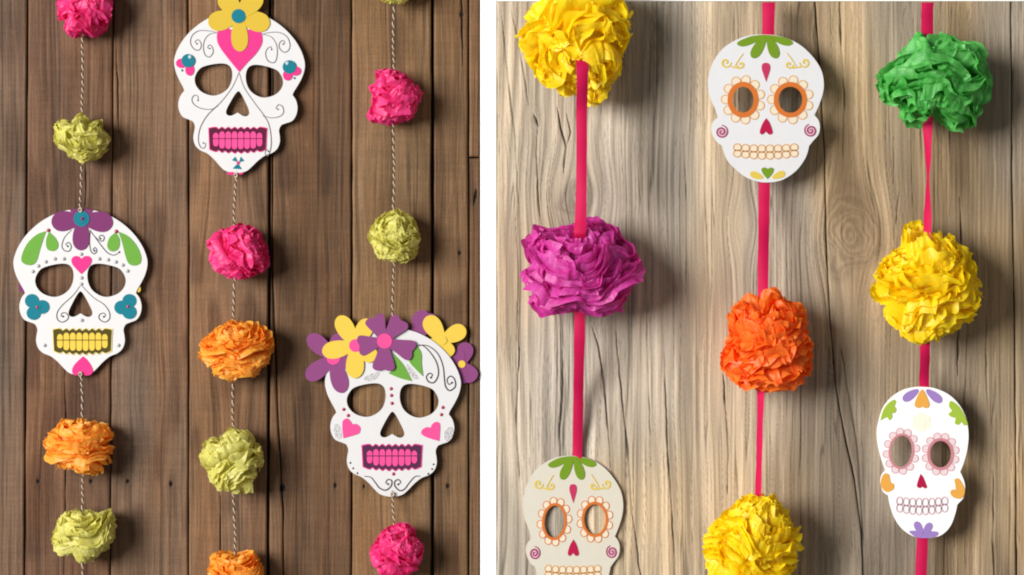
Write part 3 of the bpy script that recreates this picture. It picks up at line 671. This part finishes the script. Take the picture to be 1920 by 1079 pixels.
# ------------------------------------------------------------ twine and ribbons
def path_points(pts, step):
    P = [Vector(p) for p in pts]; out = []
    for i in range(len(P)-1):
        n = max(2, int((P[i+1]-P[i]).length/step))
        p0 = P[max(i-1, 0)]; p3 = P[min(i+2, len(P)-1)]; p1, p2 = P[i], P[i+1]
        l = (p2-p1).length
        t1 = (p2-p0).normalized()*l; t2 = (p3-p1).normalized()*l
        for k in range(n):
            t = k/n; a2 = t*t; a3 = a2*t
            out.append(p1*(2*a3-3*a2+1)+t1*(a3-2*a2+t)+p2*(-2*a3+3*a2)+t2*(a3-a2))
    out.append(P[-1]); return out
def twine(label, pts, knots):
    q = path_points([pt(*p) for p in pts], .0012); root = empty('twine', q[0], label, 'twine', 'striped twine garland strings')
    acc = [0]
    for i in range(1, len(q)): acc.append(acc[-1]+(q[i]-q[i-1]).length)
    for ph, mt, r in ((0, 'twine_white', .0012), (PI, 'twine_dark', .00122)):
        V = []; F = []; ns = 6
        hel = []
        for i, p in enumerate(q):
            t = 2*PI*acc[i]/.0135+ph+.9*math.sin(acc[i]*61+q[0].x*9)+.6*math.sin(acc[i]*23); p = p+Vector((.0009*math.sin(acc[i]*37+q[0].z*5)+.0004*math.sin(acc[i]*131), 0, 0)); hel.append(p+Vector((math.cos(t)*.00105, math.sin(t)*.00105, 0)))
        for i, p in enumerate(hel):
            for k in range(ns):
                al = 2*PI*k/ns; v = p+Vector((math.cos(al)*r, math.sin(al)*r, 0))-q[0]; V.append(v[:])
        n = len(hel); i = np.arange(n-1)[:, None]; k = np.arange(ns)[None, :]; k2 = (k+1) % ns
        F = np.stack([i*ns+k, i*ns+k2, (i+1)*ns+k2, (i+1)*ns+k], -1).reshape(-1, 4)
        me = np_mesh('ply', V, F); me.materials.append(M[mt]); link(bpy.data.objects.new('ply', me), root)
    for kp in knots:
        c0 = pt(*kp)-q[0]; V = []; n1, n2 = 22, 7
        for i in range(n1):
            t = 2*PI*i/n1*2
            for k in range(n2):
                al = 2*PI*k/n2; rr = .0028+.0013*math.cos(al)
                V.append((c0.x+rr*math.cos(t), c0.y+.0013*math.sin(al)+.0016*math.sin(t*.5+1), c0.z+1.25*rr*math.sin(t)))
        me = np_mesh('knot', V, grid_faces(n1, n2)); me.materials.append(M['twine_white']); link(bpy.data.objects.new('knot', me), root)
PD = .040; TB = .0105
twine('striped twine from the top left pink pompom down to the purple flowered mask', [(158, -140, PD), (156, 20, PD), (154, 150, .04), (153, 258, PD), (151, 360, .024), (151, 392, .0172), (151, 401, TB)], [(150.5, 394, .0172)])
twine('striped twine hanging from the chin of the mask with yellow teeth', [(151, 690, TB), (152, 704, .0172), (153, 740, .03), (154, 837, PD), (154, 1000, PD), (156, 1230, PD)], [(150.5, 702, .0172)])
twine('striped twine hanging below the mask with the yellow forehead flower', [(443, 316, TB), (442, 332, .0172), (440, 380, .035), (440, 470, PD), (438, 655, PD), (437, 866, PD), (440, 1000, PD), (441, 1085, PD), (441, 1230, PD)], [(442, 329, .0172)])
twine('striped twine leading down to the crown of the flower crowned mask', [(737, -140, PD), (738, -45, PD), (738, 60, .042), (738, 183, PD), (738, 447, PD), (737, 560, .022), (737, 640, TB)], [])
twine('striped twine hanging from the chin of the flower crowned mask', [(736, 915, TB), (737, 931, .0172), (738, 975, .035), (742, 1035, PD), (742, 1230, PD)], [(736, 927, .0172)])

def ribbon(label, pts):
    """pts: px, py, depth, width px, twist degrees"""
    P = [(pt(p[0], p[1], p[2])) for p in pts]; n = []; V = []
    N = 160; ys = np.array([p[1] for p in pts], dtype=float)
    cols = [np.array([getattr(v, ax) for v in P]) for ax in 'xyz']; wd_ = np.array([p[3] for p in pts], dtype=float); tw = np.radians([p[4] for p in pts])
    tt = np.linspace(0, len(pts)-1, N); ii = np.arange(len(pts))
    ease = lambda arr: np.interp(np.floor(tt)+(lambda f: f*f*(3-2*f))(tt-np.floor(tt)), ii, arr)
    X, Y, Z = np.interp(tt, ii, cols[0]), ease(cols[1]), np.interp(tt, ii, cols[2]); WW, TW = ease(wd_), ease(tw)
    zz = Z*1000+X[0]*777
    WW = WW*(1+.07*(vnoise(zz/37, zz*0, 90)-.5)+.05*(vnoise(zz/9, zz*0, 91)-.5)); TW = TW+.5*(vnoise(zz/70, zz*0, 92)-.5)+.22*(vnoise(zz/21, zz*0, 93)-.5)
    X = X+.0016*(vnoise(zz/60, zz*0, 94)-.5); Y = Y-.003*(vnoise(zz/45, zz*0, 95)-.5)
    o0 = Vector((X[0], Y[0], Z[0])); m_ = 5
    for side in (0, 1):
        for i in range(N):
            for k in range(m_):
                u = k/(m_-1)-.5; w_ = WW[i]/1000*u
                bulge = .0016*(1-4*u*u)
                dx_, dy_ = math.cos(TW[i])*w_+math.sin(TW[i])*bulge, math.sin(TW[i])*w_-math.cos(TW[i])*bulge
                V.append((X[i]+dx_-o0.x, Y[i]+dy_-o0.y+(.0006 if side else 0)*math.cos(TW[i]), Z[i]-o0.z))
    F = np.concatenate([grid_faces(N, m_), grid_faces(N, m_, N*m_)[:, ::-1]])
    me = np_mesh('ribbon', V, F); me.materials.append(M['ribbon'])
    o = link(bpy.data.objects.new('ribbon', me)); o.location = o0
    return tag(o, label, 'ribbon', 'pink ribbons of the right hand garlands')
RB = SD-.005
ribbon('pink satin ribbon from the large yellow pompom through the magenta pompom to the cream skull', [(1085, 5, .075, 22, 0), (1088, 90, .10, 22, 0), (1092, 128, .155, 22, 8), (1092, 160, .158, 21, 8), (1091, 220, .14, 20, 5), (1090, 330, .125, 20, 0), (1089, 400, .13, 21, -4), (1087, 436, .138, 22, 0), (1086, 470, .10, 22, 0), (1087, 560, .085, 21, 0), (1087, 620, .085, 20, 0), (1084, 760, .022, 19, 0), (1082, 850, .007, 18, 0), (1081, 872, .0058, 18, 0)])
ribbon('pink satin ribbon behind the skull with dark eyes, narrowing below the orange pompom', [(1441, 5, RB, 23, 0), (1440, 60, RB, 23, 0), (1436, 200, RB-.003, 22, 0), (1433, 345, RB, 21, 0), (1431, 520, .08, 20, 0), (1428, 640, .085, 20, -25), (1426, 760, .085, 18, -48), (1422, 920, .085, 18, -50), (1418, 1020, .085, 18, 0), (1416, 1230, .085, 18, 0)])
ribbon('pink satin ribbon twisting to a thin edge between the green and yellow pompoms', [(1739, 5, .08, 23, 0), (1738, 70, .085, 22, 0), (1739, 152, .085, 20, 0), (1739, 240, .085, 18, -15), (1740, 290, .085, 18, -48), (1740, 335, .085, 18, -74), (1740, 380, .085, 18, -60), (1739, 415, .085, 18, -36), (1736, 525, .085, 20, 0), (1734, 650, .08, 19, 0), (1734, 730, RB, 18, 0), (1732, 870, RB-.003, 18, 0), (1730, 1010, RB, 21, 0), (1726, 1090, RB, 21, 0), (1722, 1230, RB, 21, 0)])

# ------------------------------------------------------------ tissue pompoms
def noise1(r, nmin, nmax, k=5):
    fr = r.randint(nmin, nmax+1, k); ph = r.rand(k)*2*PI; am = r.rand(k)*.7+.5; am /= math.sqrt((am**2).sum()/2)
    return lambda t: sum(a_*np.sin(f*t+p_) for f, p_, a_ in zip(fr, ph, am))*.6
def noise3(r, scale, k=7):
    kv = r.randn(k, 3)*scale; ph = r.rand(k)*2*PI
    return lambda P: sum(np.sin(P@kv[i]+ph[i]) for i in range(k))/math.sqrt(k/2)*.7
def pompom(label, group, mat, ctr, outl, org, zoom, d, rd, axis, seed, n=21, wave=.05, pleat=.016, curl=.34, swirl=.24, step=2.3, crush=0.5, rough=.09, tips=.8):
    r = np.random.RandomState(seed)
    ax_, ay_ = org[0]+ctr[0]/zoom, org[1]+ctr[1]/zoom
    k = scale_at(d)/1000
    O = np.array([(org[0]+p[0]/zoom-ax_, -(org[1]+p[1]/zoom-ay_)) for p in outl])*k
    al = np.arctan2(O[:, 1], O[:, 0]); ro = np.hypot(O[:, 0], O[:, 1]); o_ = np.argsort(al); al, ro = al[o_], ro[o_]
    al3 = np.concatenate([al-2*PI, al, al+2*PI]); ro3 = np.concatenate([ro, ro, ro]); Rm = ro.mean()
    root = empty('pompom', pt(ax_, ay_, d), label, 'pompom', group)
    A = np.array(axis, dtype=float); A /= np.linalg.norm(A)
    e1 = np.cross(A, [0.3, 1, .2]); e1 /= np.linalg.norm(e1); e2 = np.cross(A, e1)
    field = noise3(r, 1.5); field2 = noise3(r, 3.6); fieldr = noise3(r, 2.4); crumple = noise3(r, 9.0); crumple2 = noise3(r, 17.0)
    for i in range(n):
        c0 = 1-2*(i+.5)/n; th0 = math.acos(c0)+r.randn()*.05
        segs = 1 if math.sin(th0) < .45 else 2
        f0 = r.rand()*2*PI
        for sg in range(segs):
            span = 2*PI if segs == 1 else 2*PI/segs*1.18
            nu = max(24, int(span*max(math.sin(th0), .35)*Rm*1000/step*1.25)); nv = 9
            u = np.linspace(0, 1, nu)[:, None]; v = np.linspace(0, 1, nv)[None, :]
            ph = f0+sg*2*PI/segs+span*u+0*v; v = v+0*u
            nw, npl, nr, ns = noise1(r, 2, 6), noise1(r, 9, 22), noise1(r, 3, 8), noise1(r, 18, 40)
            cs = curl*(r.rand()*1.2+.3)*(1 if r.rand() < .72 else -1)*(1 if c0 < 0.0 else -1)
            base = np.stack([np.cos(ph)*math.sin(th0), np.sin(ph)*math.sin(th0), np.full_like(ph, c0)], -1)
            sw = swirl*(field(base)+.55*field2(base)+.22*crumple(base*.8))
            bend = np.clip((v-.62)/.38, 0, 1)
            th = th0+sw*(.3+.7*v)+wave*nw(ph)*v**1.6+pleat*npl(ph)*v**1.8+cs*bend**1.6*(.7+.5*nr(ph+2))
            rad = (.52+.48*v)*(.965+.03*r.randn())*(1+.06*nr(ph)*v+.028*tips*ns(ph)*v**3-.10*bend**2*abs(cs))
            ph2 = ph+.10*nr(ph+1)*v+.05*npl(ph+1.3)*v
            D3 = np.stack([np.cos(ph2)*np.sin(th), np.sin(ph2)*np.sin(th), np.cos(th)], -1)
            rad = rad*(1+.08*crush*fieldr(D3))
            D3 = D3*rad[..., None]
            D3 = D3+rough*(.030*crumple(D3*1.0)+.016*crumple2(D3))[..., None]*np.stack([np.cos(ph*7+i), np.sin(ph*5+i*2), np.sin(ph*6+i*3)], -1)
            Wd = D3[..., 0:1]*e1+D3[..., 1:2]*e2+D3[..., 2:3]*A
            an = np.arctan2(Wd[..., 2], Wd[..., 0]); rho = np.interp(an, al3, ro3)
            flat = np.hypot(Wd[..., 0], Wd[..., 2])/np.maximum(np.linalg.norm(Wd, axis=-1), 1e-6)
            rho = Rm+(rho-Rm)*sstep(.15, .95, flat)
            Wx, Wz, Wy = Wd[..., 0]*rho*(1.02 if d < .06 else .975), Wd[..., 2]*rho*(1.02 if d < .06 else .985), Wd[..., 1]*rd
            Wy = np.minimum(Wy, d-.004)                        # squashed against the wall at the back
            me = np_mesh('tissue_petal', np.stack([Wx, Wy, Wz], -1).reshape(-1, 3), grid_faces(nu, nv)); me.materials.append(T[mat])
            link(bpy.data.objects.new('tissue_petal', me), root)
    # crumpled heart of the ball
    bm = bmesh.new(); bmesh.ops.create_icosphere(bm, subdivisions=4, radius=1)
    P = np.array([v.co[:] for v in bm.verts]); q = .70+.05*crumple(P)+.04*field2(P)
    for v, s_ in zip(bm.verts, q): v.co = Vector((v.co.x*s_*Rm, v.co.y*s_*rd, v.co.z*s_*Rm))
    bm_obj('tissue_core', bm, T[mat], root)
    return root
GL = 'tissue pompoms strung on the twine'; GR = 'tissue pompoms strung on the pink ribbons'
Z1 = ((0, 0), 2.997)
pompom('hot pink tissue pompom at the top left corner, above a lime one', GL, 'pink', (470, 50), [(305, 40), (320, 100), (365, 120), (370, 205), (430, 212), (470, 195), (530, 230), (560, 190), (625, 140), (640, 80), (630, 0), (600, -60), (480, -100), (360, -70)], *Z1, PD, .046, (.35, -.3, .9), 11)
pompom('lime green tissue pompom just above the purple flowered skull mask', GL, 'lime', (460, 775), [(300, 715), (350, 665), (400, 685), (455, 630), (520, 690), (580, 665), (585, 720), (625, 760), (610, 830), (580, 885), (510, 905), (440, 900), (370, 855), (305, 820)], *Z1, PD, .045, (-.05, -.7, .68), 12)
Z3 = ((0, 740), 3.184)
pompom('wide orange tissue pompom just below the skull mask with yellow teeth', GL, 'orange', (475, 310), [(262, 290), (310, 210), (370, 165), (450, 150), (540, 160), (620, 165), (685, 250), (640, 290), (685, 310), (660, 370), (655, 410), (600, 455), (470, 472), (400, 440), (310, 415), (275, 340)], *Z3, PD, .048, (.05, -.12, 1), 13, n=24, wave=.035, pleat=.012, curl=.24, swirl=.17, rough=.08, tips=.7)
pompom('lime green tissue pompom at the bottom left, under an orange one', GL, 'lime', (500, 835), [(315, 850), (340, 770), (360, 705), (430, 685), (490, 675), (550, 690), (590, 705), (660, 675), (680, 700), (690, 760), (670, 890), (580, 980), (480, 1000), (430, 960), (360, 965), (315, 930)], *Z3, PD, .047, (-.3, -.25, .9), 14)
Z5 = ((340, 380), 2.996)
pompom('hot pink tissue pompom just below the mask with the yellow flower', GL, 'pink', (318, 275), [(145, 220), (220, 140), (270, 130), (330, 105), (430, 145), (465, 220), (490, 285), (480, 375), (430, 420), (370, 435), (300, 430), (210, 395), (165, 330), (160, 270)], *Z5, PD, .048, (.8, -.35, .55), 15)
pompom('wide orange tissue pompom between pink and lime ones on the middle twine', GL, 'orange', (305, 825), [(95, 790), (165, 735), (240, 670), (290, 655), (345, 665), (400, 660), (440, 690), (505, 730), (505, 830), (470, 920), (400, 980), (320, 985), (210, 980), (150, 930), (105, 870)], *Z5, PD, .052, (-.12, -.4, .92), 16, n=27, wave=.035, pleat=.012, curl=.24, swirl=.17, rough=.08, tips=.7)
Z7 = ((300, 760), 3.383)
pompom('large lime green tissue pompom between two orange ones on the middle twine', GL, 'lime', (450, 355), [(242, 335), (270, 260), (310, 212), (370, 215), (430, 150), (510, 145), (590, 180), (655, 240), (655, 300), (640, 420), (590, 490), (590, 550), (530, 568), (450, 550), (370, 540), (310, 470), (280, 410)], *Z7, PD, .052, (-.3, -.25, .9), 17)
pompom('orange tissue pompom cut off at the bottom of the middle twine', GL, 'orange', (475, 1070), [(303, 1030), (330, 960), (400, 925), (460, 935), (520, 930), (590, 920), (640, 990), (655, 1060), (640, 1130), (560, 1200), (440, 1210), (340, 1150)], *Z7, PD, .048, (.05, -.3, 1), 18, n=24, wave=.035, pleat=.012, curl=.24, swirl=.17, rough=.08, tips=.7)
Z9 = ((600, 0), 2.997)
pompom('hot pink tissue pompom above a lime one on the third twine', GL, 'pink', (420, 550), [(265, 490), (315, 470), (315, 420), (380, 390), (430, 400), (520, 460), (550, 490), (568, 570), (545, 620), (545, 670), (490, 690), (410, 705), (310, 695), (265, 645), (290, 590), (290, 530)], *Z9, PD, .047, (.55, -.35, .75), 19)
pompom('lime green tissue pompom just above the flower crowned skull mask', GL, 'lime', (577, 892), [(480, 880), (500, 830), (540, 800), (600, 795), (650, 830), (675, 890), (660, 950), (620, 985), (560, 985), (500, 950), (483, 910)], (450, 0), 1.998, PD, .045, (.25, -.6, .75), 20)
pompom('hot pink tissue pompom just below the flower crowned skull mask', GL, 'pink', (590, 985), [(485, 990), (510, 930), (560, 895), (610, 880), (640, 890), (660, 930), (695, 970), (695, 1020), (660, 1065), (600, 1090), (540, 1075), (495, 1045)], (450, 540), 2.002, PD, .047, (.3, -.5, .8), 21)
pompom('lime green tissue pompom of which only the tip shows at the top edge', GL, 'lime', (738, -42), [(686, -40), (700, -80), (738, -94), (776, -80), (790, -40), (776, -6), (760, 3), (738, 9), (722, 6), (700, -4)], (0, 0), 1.0, PD, .045, (.1, -.3, .9), 22)
RD = .080
Z13 = ((930, 0), 3.371)
pompom('large yellow tissue pompom at the top with a pink ribbon leaving its front', GR, 'yellow', (510, 230), [(150, 245), (190, 120), (215, 20), (350, -100), (530, -130), (720, -90), (830, 20), (855, 180), (820, 330), (815, 470), (730, 540), (690, 650), (590, 660), (500, 580), (420, 600), (350, 560), (230, 480), (190, 350)], *Z13, RD, .080, (-.3, .45, .8), 31, n=28, step=2.8, rough=.35, crush=.8, swirl=.30, wave=.06, pleat=.035, curl=.22)
pompom('large magenta tissue pompom with curved horizontal folds on the left ribbon', GR, 'magenta', (660, 540), [(170, 560), (230, 480), (185, 300), (240, 240), (310, 185), (420, 200), (560, 180), (720, 140), (850, 150), (950, 180), (980, 270), (1110, 380), (1150, 500), (1110, 650), (1030, 750), (1010, 840), (850, 905), (700, 880), (600, 875), (500, 885), (370, 900), (300, 830), (250, 690)], (930, 380), 4.152, RD, .082, (.03, -.5, .86), 32, n=30, step=2.6, swirl=.20, wave=.03, pleat=.014, curl=.26, rough=.08, tips=.5)
Z15 = ((1280, 500), 1.8625)
pompom('bright orange tissue pompom below the skull with dark eye holes', GR, 'deep_orange', (295, 265), [(125, 360), (150, 250), (160, 140), (215, 110), (270, 90), (310, 65), (355, 100), (420, 140), (465, 220), (455, 290), (450, 360), (400, 430), (310, 455), (230, 430), (160, 390)], *Z15, RD, .075, (-.3, -.35, .85), 33, n=27, step=2.6, rough=.3, wave=.07, pleat=.045, swirl=.28, curl=.22)
pompom('large yellow tissue pompom cut off at the bottom of the middle ribbon', GR, 'yellow', (242, 965), [(70, 970), (110, 880), (160, 835), (210, 795), (330, 800), (370, 850), (415, 940), (410, 1020), (380, 1090), (300, 1150), (160, 1150), (80, 1080)], *Z15, RD, .078, (.3, -.4, .85), 34, n=28, step=2.6, rough=.3, pleat=.035, wave=.06, curl=.22)
pompom('large green tissue pompom at the top of the right ribbon', GR, 'green', (450, 455), [(120, 440), (200, 340), (280, 265), (360, 170), (400, 235), (470, 205), (530, 180), (600, 210), (730, 240), (740, 340), (785, 480), (750, 600), (680, 720), (560, 745), (470, 690), (430, 650), (380, 740), (290, 735), (250, 660), (250, 600), (140, 560)], (1600, 0), 2.997, RD, .080, (.2, .5, .85), 35, n=26, step=2.6, swirl=.26, wave=.04, pleat=.016, curl=.28, rough=.1, tips=.6)
pompom('large yellow tissue pompom directly above the bright white skull', GR, 'yellow', (410, 500), [(95, 550), (105, 460), (190, 350), (280, 300), (290, 180), (380, 155), (440, 210), (580, 290), (690, 400), (730, 560), (700, 680), (560, 790), (420, 840), (370, 850), (250, 790), (165, 710), (180, 640), (110, 600)], (1600, 360), 2.997, RD, .080, (-.15, -.2, .95), 36, n=28, step=2.6, rough=.35, crush=.8, swirl=.28, pleat=.035, wave=.06, curl=.22)
